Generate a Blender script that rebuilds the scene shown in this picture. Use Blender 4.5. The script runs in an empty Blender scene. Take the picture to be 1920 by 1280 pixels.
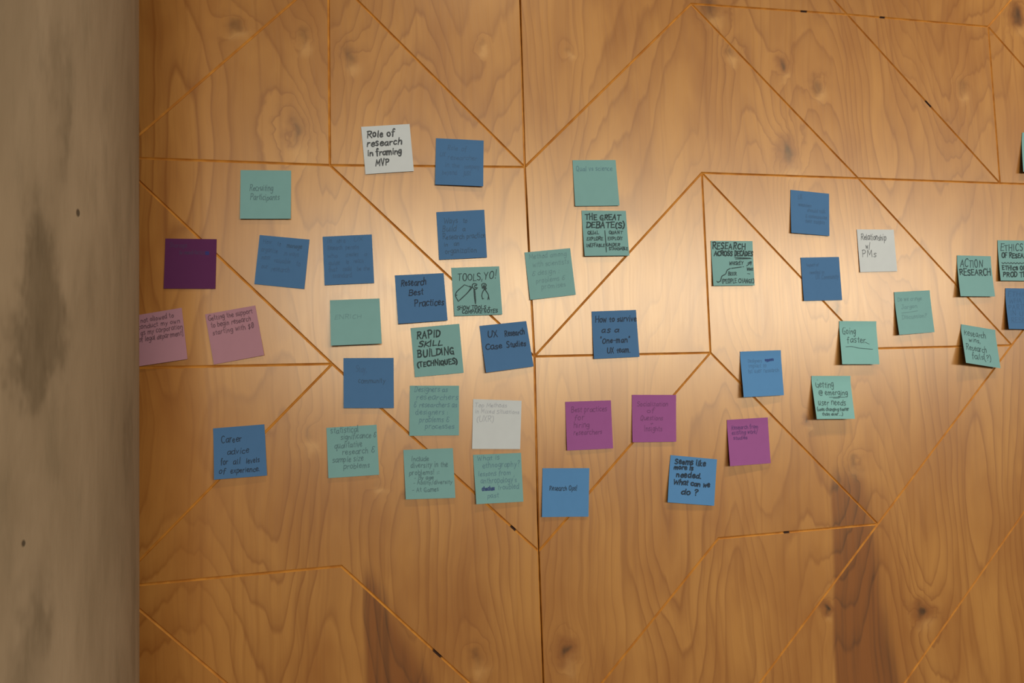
import bpy, bmesh, math, random
from mathutils import Vector, Matrix

# ------------------------------------------------------------------ camera, world, lights, exposure
scene = bpy.context.scene
COL = scene.collection

cam_data = bpy.data.cameras.new('camera')
cam_data.sensor_fit = 'HORIZONTAL'
cam_data.sensor_width = 36.0
cam_data.lens = 23.635
cam_data.clip_start = 0.02
cam = bpy.data.objects.new('camera', cam_data)
COL.objects.link(cam)
_r = Vector((0.980843, -0.192075, -0.032473))
_u = Vector((0.020766, -0.06265, 0.997819))
_f = Vector((0.193691, 0.979378, 0.057462))
_m = Matrix((_r, _u, -_f)).transposed().to_4x4()
_m.translation = Vector((0.06478, -1.02872, 1.49522))
cam.matrix_world = _m
scene.camera = cam

world = bpy.data.worlds.new('room_ambient')
scene.world = world
world.use_nodes = True
world.node_tree.nodes['Background'].inputs[0].default_value = (1.0, 0.90, 0.76, 1)
world.node_tree.nodes['Background'].inputs[1].default_value = 0.075

def spot(name, loc, target, watts, size_deg, blend, color, radius):
    d = bpy.data.lights.new(name, 'SPOT')
    d.energy = watts
    d.spot_size = math.radians(size_deg)
    d.spot_blend = blend
    d.color = color
    d.shadow_soft_size = radius
    o = bpy.data.objects.new(name, d)
    COL.objects.link(o)
    o.location = loc
    o.rotation_euler = (Vector(target) - Vector(loc)).to_track_quat('-Z', 'Y').to_euler()
    return o

# ceiling spots washing the plywood wall from above
spot('ceiling_spot_a', (0.45, -1.1, 3.5), (0.40, 0.0, 1.15), 64, 48, 1.0, (1.0, 0.93, 0.82), 0.05)
spot('ceiling_spot_b', (1.45, -1.0, 3.5), (1.20, 0.0, 1.15), 84, 50, 1.0, (1.0, 0.93, 0.82), 0.035)
# strip of windows on the far side of the room, behind the camera: gives the satin sheen across the varnish
d = bpy.data.lights.new('window_daylight', 'AREA')
d.shape = 'RECTANGLE'; d.size = 5.6; d.size = 6.8; d.size_y = 0.9
d.energy = 245
d.color = (1.0, 0.97, 0.90)
win = bpy.data.objects.new('window_daylight', d)
COL.objects.link(win)
win.location = (2.75, -5.0, 2.25)
win.rotation_euler = (math.radians(90), 0, 0)

vs = scene.view_settings
vs.view_transform = 'Standard'
vs.look = 'None'
vs.gamma = 1.0
vs.use_curve_mapping = False
vs.exposure = 0.0

# ------------------------------------------------------------------ helpers
def srgb(r, g, b):
    def l(c):
        c /= 255.0
        return c / 12.92 if c <= 0.04045 else ((c + 0.055) / 1.055) ** 2.4
    return (l(r), l(g), l(b), 1.0)

class NT:
    """small wrapper that chains shader nodes"""
    def __init__(self, name):
        self.mat = bpy.data.materials.new(name)
        self.mat.use_nodes = True
        self.t = self.mat.node_tree
        self.t.nodes.clear()
        self.out = self.t.nodes.new('ShaderNodeOutputMaterial')
        self.bsdf = self.t.nodes.new('ShaderNodeBsdfPrincipled')
        self.t.links.new(self.bsdf.outputs[0], self.out.inputs[0])
    def put(self, sock, v):
        if isinstance(v, bpy.types.NodeSocket):
            self.t.links.new(v, sock)
        elif v is not None:
            sock.default_value = v
    def math(self, op, a, b=None, c=None, clamp=False):
        n = self.t.nodes.new('ShaderNodeMath'); n.operation = op; n.use_clamp = clamp
        for i, v in enumerate((a, b, c)):
            if v is not None: self.put(n.inputs[i], v)
        return n.outputs[0]
    def vmath(self, op, a, b=None, c=None):
        n = self.t.nodes.new('ShaderNodeVectorMath'); n.operation = op
        for i, v in enumerate((a, b, c)):
            if v is not None: self.put(n.inputs[i], v)
        return n.outputs['Value'] if op in ('LENGTH', 'DOT_PRODUCT') else n.outputs[0]
    def coord(self):
        n = self.t.nodes.new('ShaderNodeTexCoord')
        return n.outputs['Object']
    def sep(self, v):
        n = self.t.nodes.new('ShaderNodeSeparateXYZ'); self.put(n.inputs[0], v)
        return n.outputs
    def noise(self, v, scale=1.0, detail=2.0, rough=0.5, dist=0.0, color=False):
        n = self.t.nodes.new('ShaderNodeTexNoise')
        self.put(n.inputs['Vector'], v)
        n.inputs['Scale'].default_value = scale
        n.inputs['Detail'].default_value = detail
        n.inputs['Roughness'].default_value = rough
        n.inputs['Distortion'].default_value = dist
        return n.outputs['Color'] if color else n.outputs['Fac']
    def ramp(self, f, stops, interp='LINEAR'):
        n = self.t.nodes.new('ShaderNodeValToRGB')
        n.color_ramp.interpolation = interp
        e = n.color_ramp.elements
        while len(e) < len(stops): e.new(0.5)
        for i, (p, c) in enumerate(stops):
            e[i].position = p
            e[i].color = c if hasattr(c, '__len__') else (c, c, c, 1)
        self.put(n.inputs[0], f)
        return n.outputs[0]
    def mix(self, f, a, b, mode='MIX'):
        n = self.t.nodes.new('ShaderNodeMix'); n.data_type = 'RGBA'; n.blend_type = mode
        self.put(n.inputs[0], f); self.put(n.inputs[6], a); self.put(n.inputs[7], b)
        return n.outputs[2]
    def gauss(self, p, cx, cz, rx, rz, cy=None, ry=None):
        """exp(-d^2) of the elliptical distance to a point of the surface"""
        sy = 0.0 if ry is None else 1.0 / ry
        n = self.vmath('MULTIPLY_ADD', p, (1 / rx, sy, 1 / rz), (-cx / rx, 0.0 if ry is None else -cy / ry, -cz / rz))
        return self.math('POWER', 0.36788, self.vmath('DOT_PRODUCT', n, n))
    def smooth(self, x, lo, hi):
        n = self.t.nodes.new('ShaderNodeMapRange'); n.interpolation_type = 'SMOOTHSTEP'
        self.put(n.inputs[0], x); self.put(n.inputs[1], lo); self.put(n.inputs[2], hi)
        n.inputs[3].default_value = 0.0; n.inputs[4].default_value = 1.0
        return n.outputs[0]
    def bump(self, h, strength, dist):
        n = self.t.nodes.new('ShaderNodeBump')
        n.inputs['Strength'].default_value = strength
        n.inputs['Distance'].default_value = dist
        self.put(n.inputs['Height'], h)
        self.t.links.new(n.outputs[0], self.bsdf.inputs['Normal'])
    def done(self, color, rough=0.6, spec=0.4):
        self.put(self.bsdf.inputs['Base Color'], color)
        self.put(self.bsdf.inputs['Roughness'], rough)
        self.put(self.bsdf.inputs['Specular IOR Level'], spec)
        return self.mat

def mesh_obj(name, verts, faces, mats, parent=None, slots=None, smooth=False):
    me = bpy.data.meshes.new(name)
    me.from_pydata(verts, [], faces)
    for m in (mats if isinstance(mats, (list, tuple)) else [mats]):
        me.materials.append(m)
    if slots:
        for p, s in zip(me.polygons, slots): p.material_index = s
    if smooth:
        for p in me.polygons: p.use_smooth = True
    me.update()
    o = bpy.data.objects.new(name, me)
    COL.objects.link(o)
    if parent is not None: o.parent = parent
    return o

def box(x0, x1, y0, y1, z0, z1):
    v = [(x, y, z) for z in (z0, z1) for y in (y0, y1) for x in (x0, x1)]
    f = [(0, 2, 3, 1), (4, 5, 7, 6), (0, 1, 5, 4), (1, 3, 7, 5), (3, 2, 6, 7), (2, 0, 4, 6)]
    return v, f

# ------------------------------------------------------------------ plywood
# knots seen on the veneer: x, z, rx, rz, ring strength, darkness of the eye, eye radius factor
KNOTS = [
 (0.764,1.874,.030,.042,.62,.75,.32),(-0.051,1.878,.030,.050,.55,.45,.30),(0.974,1.075,.026,.030,.45,.85,.30),
 (0.790,1.097,.014,.020,.30,.95,.35),(0.336,1.076,.026,.034,.45,.75,.30),(0.199,1.083,.024,.028,.35,.30,.40),
 (0.857,1.335,.022,.022,.40,.30,.40),(-0.038,1.427,.020,.024,.35,.20,.40),(0.060,1.350,.016,.018,.30,.12,.5),
 (0.765,2.029,.018,.026,.35,.65,.30),(0.829,1.996,.022,.026,.30,.40,.50),(0.668,2.048,.020,.022,.28,.35,.45),
 (0.632,2.124,.030,.030,.35,.50,.60),(0.029,1.998,.022,.028,.35,.40,.50),(-0.037,2.027,.018,.030,.30,.30,.5),
 (-0.136,2.037,.024,.022,.30,.40,.55),(0.841,1.604,.013,.016,.28,.80,.35),(0.775,1.414,.012,.016,.28,.75,.35),
 (1.265,2.155,.024,.036,.40,.80,.45),(0.232,2.029,.014,.018,.22,.15,.5),(0.377,2.029,.016,.018,.22,.15,.5),
 (1.133,2.007,.020,.026,.28,.25,.5),
]

def make_plywood(name, seed, knots, streak):
    n = NT(name)
    P = n.coord()
    w1 = n.noise(n.vmath('MULTIPLY_ADD', P, (5, 5, 3.2), (seed, 0, 0)), 1.0, 2.0, 0.5, 0.0, True)
    warp = n.vmath('MULTIPLY_ADD', w1, (0.05, 0, 0.14), (-0.025, 0, -0.07))
    Q = n.vmath('ADD', P, warp)
    w2 = n.noise(n.vmath('MULTIPLY_ADD', P, (22, 5, 12), (seed * 2, 0, 3)), 1.0, 1.5, 0.5, 0.0, True)
    Q = n.vmath('ADD', Q, n.vmath('MULTIPLY_ADD', w2, (0.008, 0, 0.02), (-0.004, 0, -0.01)))
    w3 = n.noise(n.vmath('MULTIPLY_ADD', P, (34, 0, 2.6), (seed * 3, 0, 1)), 1.0, 2.0, 0.55)
    Q = n.vmath('ADD', Q, n.vmath('MULTIPLY', n.math('SUBTRACT', w3, 0.5), (0.0, 0, 0.09)))
    # height field of the growth rings: its contours are the cathedral figure of the veneer
    F = n.noise(n.vmath('MULTIPLY_ADD', Q, (5.6, 0, 1.35), (seed, 0, seed * 0.37)), 1.0, 0.8, 0.35)
    w4 = n.noise(n.vmath('MULTIPLY_ADD', P, (30, 5, 30), (seed * 5, 0, 7)), 1.0, 2.5, 0.6, 0.0, True)
    Pk = n.vmath('ADD', P, n.vmath('MULTIPLY_ADD', w4, (0.034, 0, 0.04), (-0.017, 0, -0.02)))
    dark = halo = pale = None
    for (x, z, rx, rz, a, dk, er) in knots:
        g = n.gauss(Pk, x, z, rx, rz)
        F = n.math('MULTIPLY_ADD', g, a * 0.20, F)
        e = n.gauss(Pk, x, z, rx * er * .75, rz * er * .95)
        l = n.gauss(Pk, x + rx * .25, z - rz * .75, rx * .5, rz * .4)
        dark = n.math('MULTIPLY', e, dk) if dark is None else n.math('MULTIPLY_ADD', e, dk, dark)
        halo = n.math('MULTIPLY', g, dk * 0.5) if halo is None else n.math('MULTIPLY_ADD', g, dk * 0.5, halo)
        pale = l if pale is None else n.math('ADD', pale, l)
    ring = n.math('FRACT', n.math('MULTIPLY', F, 25.0))
    line = n.ramp(ring, [(0.0, .7), (0.07, 0.0), (0.50, 0.06), (0.84, 0.42), (0.965, 1.0), (1.0, .7)])
    amp = n.noise(n.vmath('MULTIPLY_ADD', P, (6, 1, 2.5), (seed + 5, 0, 1)), 1.0, 1.0, 0.5)
    amp = n.smooth(amp, 0.25, 0.65)
    line = n.math('MULTIPLY', line, n.math('MULTIPLY_ADD', amp, 0.6, 0.4))
    fine = n.noise(n.vmath('MULTIPLY_ADD', Q, (330, 1, 9), (seed, 0, 0)), 1.0, 3.0, 0.6)
    straw = n.noise(n.vmath('MULTIPLY_ADD', Q, (105, 1, 2.2), (seed + 3, 0, 0)), 1.0, 2.0, 0.5)
    blotch = n.noise(n.vmath('MULTIPLY_ADD', Q, (10, 1, 4.0), (seed + 9, 0, 4)), 1.0, 3.0, 0.6)
    base = n.mix(n.smooth(blotch, 0.3, 0.72), WOOD_LIGHT, WOOD_MID)
    c = n.mix(n.math('MULTIPLY', line, 0.66), base, WOOD_LINE)
    c = n.mix(n.math('MULTIPLY', n.smooth(fine, 0.45, 0.75), 0.16), c, WOOD_LINE)
    c = n.mix(n.math('MULTIPLY', n.smooth(straw, 0.50, 0.72), 0.30), c, WOOD_LINE)
    if pale is not None: c = n.mix(n.math('MULTIPLY', pale, 0.45, clamp=True), c, WOOD_PALE)
    s = n.sep(n.vmath('ADD', P, n.vmath('MULTIPLY_ADD', w1, (0.05, 0, 0.06), (-0.025, 0, -0.03))))
    for (xl, sl, xr, sr, zt) in streak:
        # heartwood streak: darker veneer between two slanting edges below zt
        ml = n.smooth(n.math('SUBTRACT', s[0], n.math('MULTIPLY_ADD', s[2], sl, xl)), -0.004, 0.006)
        mr = n.smooth(n.math('SUBTRACT', n.math('MULTIPLY_ADD', s[2], sr, xr), s[0]), -0.004, 0.030)
        mz = n.smooth(n.math('SUBTRACT', zt, s[2]), -0.01, 0.05)
        m = n.math('MULTIPLY', n.math('MULTIPLY', ml, mr), mz)
        tone = n.mix(n.math('ADD', n.math('MULTIPLY', line, 0.9), n.math('MULTIPLY', n.smooth(straw, 0.42, 0.7), 0.55), clamp=True), WOOD_HEART, WOOD_HEART2)
        c = n.mix(n.math('MULTIPLY', m, 0.92), c, tone)
    if dark is not None:
        c = n.mix(n.math('MULTIPLY', n.smooth(halo, 0.08, 0.36), 0.72), c, WOOD_HEART)
        c = n.mix(n.math('MULTIPLY', dark, 1.0, clamp=True), c, WOOD_EYE)
    rough = n.math('MULTIPLY_ADD', fine, 0.10, 0.28)
    n.bump(n.math('ADD', fine, straw), 0.05, 0.0005)
    n.bsdf.inputs['IOR'].default_value = 1.60
    n.bsdf.inputs['Specular Tint'].default_value = (1.0, 0.82, 0.54, 1)
    n.bsdf.inputs['Coat Weight'].default_value = 0.40   # satin lacquer
    n.bsdf.inputs['Coat Roughness'].default_value = 0.28
    n.bsdf.inputs['Coat IOR'].default_value = 1.6
    return n.done(c, rough, 1.0)

WOOD_LIGHT = srgb(179, 122, 56)
WOOD_PALE  = srgb(206, 154, 90)
WOOD_MID   = srgb(156, 98, 39)
WOOD_LINE  = srgb(128, 71, 21)
WOOD_HEART = srgb(128, 70, 22)
WOOD_HEART2 = srgb(82, 42, 15)
WOOD_EYE   = srgb(40, 19, 8)

ply_left = make_plywood('plywood_veneer_a', 3.7, [k for k in KNOTS if k[0] < 0.302], [(0.070, -0.03, 0.66, -0.49, 1.245)])
ply_right = make_plywood('plywood_veneer_b', 11.3, [k for k in KNOTS if k[0] >= 0.302], [(0.795, 0.008, 1.093, -0.165, 1.345)])
ply_far = make_plywood('plywood_veneer_c', 21.9, [], [])

def make_core():
    n = NT('plywood_core_edge')
    P = n.coord()
    g = n.noise(n.vmath('MULTIPLY', P, (40, 40, 40)), 1.0, 2.0, 0.5)
    c = n.mix(n.smooth(g, 0.3, 0.7), srgb(194, 131, 49), srgb(170, 106, 36))
    d = None
    for (x, z, r) in ((-0.221,1.893,.010),(0.814,2.130,.007),(0.973,2.130,.006),(0.260,1.268,.006),(0.724,1.228,.006),(0.141,1.095,.010),(1.056,1.973,.009),(0.951,1.837,.004)):
        e = n.gauss(P, x, z, r, r)
        d = e if d is None else n.math('ADD', d, e)
    # dark glue and knot gaps opened by the router
    c = n.mix(n.smooth(d, 0.25, 0.6), c, srgb(52, 28, 14))
    return n.done(c, 0.65, 0.25)
core_mat = make_core()

def make_plain(name, col, var, rough, scale=6.0):
    n = NT(name)
    g = n.noise(n.vmath('MULTIPLY', n.coord(), (scale, scale, scale)), 1.0, 4.0, 0.55)
    c2 = tuple(v * (1 - var) for v in col[:3]) + (1,)
    return n.done(n.mix(g, col, c2), rough, 0.3)
backer_mat = make_plain('dark_backer_board', srgb(46, 30, 18), 0.4, 0.9)
floor_mat = make_plain('floor_concrete', srgb(128, 118, 104), 0.35, 0.6)

CELL, Z0 = 0.3, 1.83
NODES={(0,0):(-0.0027,1.8275),(1,0):(0.2982,1.8337),(2,0):(0.6031,1.8328),(3,0):(0.9014,1.8316),(4,0):(1.1999,1.8300),(0,1):(-0.0042,1.5280),(1,1):(0.3033,1.5313),(2,1):(0.6025,1.5300),(4,1):(1.1989,1.5294),(2,-1):(0.5989,2.1260),(4,-1):(1.2000,2.1290),(0,2):(0.0037,1.2329),(1,2):(0.2994,1.2307),(2,2):(0.6004,1.2272),(3,2):(0.8974,1.2288)}
def node(i, j):
    return Vector(NODES.get((i, j), (i * CELL, Z0 - j * CELL)))

JT, JB = -4, 6
SHEETS = [(-3, 1, ply_left), (1, 5, ply_right), (5, 9, ply_far)]
# routed groove lines, as runs over grid nodes
RUNS = [
 [(-1,0),(0,0),(1,0)], [(2,0),(3,0),(4,0),(5,0)], [(-1,1),(0,1)], [(1,1),(2,1)], [(3,1),(4,1)],
 [(2,-1),(3,-1),(4,-1)], [(-1,2),(0,2)], [(2,2),(3,2)], [(0,-1),(0,0)], [(2,0),(2,1)], [(4,-1),(4,0)],
 [(0,-1),(1,0)], [(-1,0),(0,1)], [(0,0),(1,1)], [(0,1),(1,2)], [(-1,2),(0,3),(1,4)], [(0,2),(1,3)],
 [(2,-1),(3,0),(4,1)], [(1,-3),(2,-2),(3,-1),(4,0)], [(2,0),(3,1)], [(2,1),(3,2)], [(4,-1),(5,0)],
 [(0,-1),(-1,0)], [(1,1),(2,0)], [(1,0),(2,-1)], [(2,1),(1,2)], [(0,1),(-1,2)], [(3,2),(2,3),(1,4)],
 [(2,2),(1,3)], [(4,1),(3,2)], [(4,-1),(5,-2)], [(5,1),(4,2),(3,3),(2,4),(1,5)], [(4,1),(5,0)],
 [(-1,0),(-1,1),(-1,2)],
 [(5,0),(6,-1),(7,0),(6,1),(5,0)], [(6,-1),(6,0),(6,1)],
]
edges = set()
def add_edge(a, b): edges.add((min(a, b), max(a, b)))
for run in RUNS:
    for a, b in zip(run, run[1:]): add_edge(a, b)
for (a, b, _) in SHEETS:
    for j in range(JT, JB):
        add_edge((a, j), (a, j + 1)); add_edge((b, j), (b, j + 1))
    for i in range(a, b):
        add_edge((i, JT), (i + 1, JT)); add_edge((i, JB), (i + 1, JB))
joint_x = {-3, 1, 5, 9}
def is_border(a, b):
    return (a[0] == b[0] and a[0] in joint_x) or (a[1] == b[1] and a[1] in (JT, JB))
nbr = {}
for a, b in edges:
    nbr.setdefault(a, []).append(b); nbr.setdefault(b, []).append(a)
for k in nbr:
    pk = node(*k)
    nbr[k].sort(key=lambda q: math.atan2(node(*q).y - pk.y, node(*q).x - pk.x))
seen, loops = set(), []
for a in nbr:
    for b in nbr[a]:
        if (a, b) in seen: continue
        loop, u, v = [], a, b
        while (u, v) not in seen:
            seen.add((u, v)); loop.append(u)
            ns = nbr[v]
            w = ns[(ns.index(u) - 1) % len(ns)]
            u, v = v, w
        pts = [node(*q) for q in loop]
        area = sum(p.x * q.y - q.x * p.y for p, q in zip(pts, pts[1:] + pts[:1])) / 2
        if area > 1e-6: loops.append(loop)

def inset(loop, d_inner, d_border):
    """offset a counter-clockwise outline inwards, edge by edge"""
    n = len(loop); L = []
    for k in range(n):
        a, b = loop[k], loop[(k + 1) % n]
        p, q = node(*a), node(*b)
        t = (q - p).normalized(); nn = Vector((-t.y, t.x))
        d = d_border if is_border(a, b) else d_inner
        L.append((p + nn * d, t))
    out = []
    for k in range(n):
        (p0, t0), (p1, t1) = L[k - 1], L[k]
        cr = t0.x * t1.y - t0.y * t1.x
        if abs(cr) < 0.05: out.append(p1.copy())
        else:
            s = ((p1.x - p0.x) * t1.y - (p1.y - p0.y) * t1.x) / cr
            out.append(p0 + t0 * s)
    return out

def tag(o, label=None, cat=None, group=None, kind=None):
    if label: o['label'] = label
    if cat: o['category'] = cat
    if group: o['group'] = group
    if kind: o['kind'] = kind
    return o

xa, xb = -3 * CELL, 9 * CELL
v, f = box(xa - 0.6, xb, 0.015, 0.10, 0.0, 3.05)
wall = tag(mesh_obj('wall_back', v, f, backer_mat), 'plywood-clad wall with a pattern of routed straight grooves', kind='structure')
FACET_T = 0.0018
for (a, b, mat) in SHEETS:
    v, f = box(a * CELL + 0.0009, b * CELL - 0.0009, FACET_T, 0.0149, Z0 - JB * CELL + .001, Z0 - JT * CELL - .001)
    sheet = mesh_obj('plywood_sheet', v, f, core_mat, wall)
    for loop in loops:
        cxm = sum(q[0] for q in loop) / len(loop)
        if not (a <= min(q[0] for q in loop) and max(q[0] for q in loop) <= b): continue
        front = inset(loop, 0.0019, 0.0019)
        back = inset(loop, 0.0003, 0.0009)
        n = len(loop)
        vs_ = [(p.x, 0.0, p.y) for p in front] + [(p.x, FACET_T, p.y) for p in back]
        fs = [tuple(range(n))] + [(k, n + k, n + (k + 1) % n, (k + 1) % n) for k in range(n)] + [tuple(range(2 * n - 1, n - 1, -1))]
        mesh_obj('plywood_facet', vs_, fs, [mat, core_mat], sheet, [0] + [1] * (n + 1))

v, f = box(-1.8, 3.2, -3.2, 0.10, -0.05, 0.0)
tag(mesh_obj('floor', v, f, floor_mat), 'grey concrete floor', kind='structure')

# ------------------------------------------------------------------ concrete column
def make_concrete():
    n = NT('cast_concrete')
    P = n.coord()
    big = n.noise(n.vmath('MULTIPLY', P, (14, 14, 3.2)), 1.0, 4.0, 0.6, 0.4)
    mid = n.noise(n.vmath('MULTIPLY', P, (60, 60, 9)), 1.0, 4.0, 0.6)
    c = n.mix(n.smooth(big, 0.25, 0.75), srgb(138, 115, 86), srgb(162, 137, 106))
    c = n.mix(n.math('MULTIPLY', n.smooth(mid, 0.5, 0.8), 0.30), c, srgb(98, 84, 60))
    Pw = n.vmath('ADD', P, n.vmath('MULTIPLY_ADD', n.noise(n.vmath('MULTIPLY', P, (38, 38, 14)), 1.0, 3.0, 0.6, 0, True), (.05, .05, .10), (-.025, -.025, -.05)))
    st = None
    for (x, y, z, rx, ry, rz, a) in ((.199,-.115,1.585,.05,.018,.085,1.2),(.193,-.125,1.50,.05,.012,.030,.75),(.207,-.10,1.80,.05,.012,.05,.45),(.205,-.10,1.73,.05,.008,.03,.35),
                                     (.230,.004,1.45,.05,.016,.055,.5),(.229,.02,1.27,.05,.014,.12,.45),(.198,-.117,1.31,.05,.014,.05,.6),(.19,-.13,1.22,.05,.02,.06,.45),(.215,-.07,1.60,.05,.012,.04,.35)):
        e = n.math('MULTIPLY', n.gauss(Pw, x, z, rx, rz, y, ry), a)
        st = e if st is None else n.math('ADD', st, e)
    st = n.math('MULTIPLY', n.smooth(st, 0.08, 0.85), n.math('MULTIPLY_ADD', mid, 0.9, 0.25), clamp=True)
    c = n.mix(n.math('MULTIPLY', st, 0.8), c, srgb(78, 61, 38))
    vo = n.t.nodes.new('ShaderNodeTexVoronoi')
    vo.inputs['Scale'].default_value = 1.0
    n.put(vo.inputs['Vector'], n.vmath('MULTIPLY', P, (46, 46, 26)))
    cs = n.sep(vo.outputs['Color'])
    rad = n.math('MULTIPLY', n.smooth(cs[0], 0.55, 1.0), 0.14)
    pit = n.smooth(n.math('SUBTRACT', rad, vo.outputs['Distance']), -0.01, 0.05)
    c = n.mix(n.math('MULTIPLY', pit, 0.8), c, srgb(50, 40, 26))
    n.bump(n.math('SUBTRACT', mid, n.math('MULTIPLY', pit, 2.0)), 0.25, 0.002)
    return n.done(c, 0.85, 0.25)
concrete = make_concrete()
CX, CY, CR = -0.4296, -0.245, 0.23
bm = bmesh.new()
SEG = 96
rings = [(CR, 0.0), (CR, 0.75), (CR, 1.5), (CR, 2.25), (CR, 3.05)]
cv = [[bm.verts.new((r * math.cos(2 * math.pi * k / SEG), r * math.sin(2 * math.pi * k / SEG), z)) for k in range(SEG)] for r, z in rings]
for r0, r1 in zip(cv, cv[1:]):
    for k in range(SEG):
        bm.faces.new((r0[k], r0[(k + 1) % SEG], r1[(k + 1) % SEG], r1[k])).smooth = True
bm.faces.new(cv[-1]); bm.faces.new(list(reversed(cv[0])))
me = bpy.data.meshes.new('concrete_column'); bm.to_mesh(me); bm.free()
me.materials.append(concrete)
column = bpy.data.objects.new('concrete_column', me); COL.objects.link(column)
column.location = (CX, CY, 0)
tag(column, 'bare concrete column with dark vertical stains in front of the plywood wall', 'column')

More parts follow.
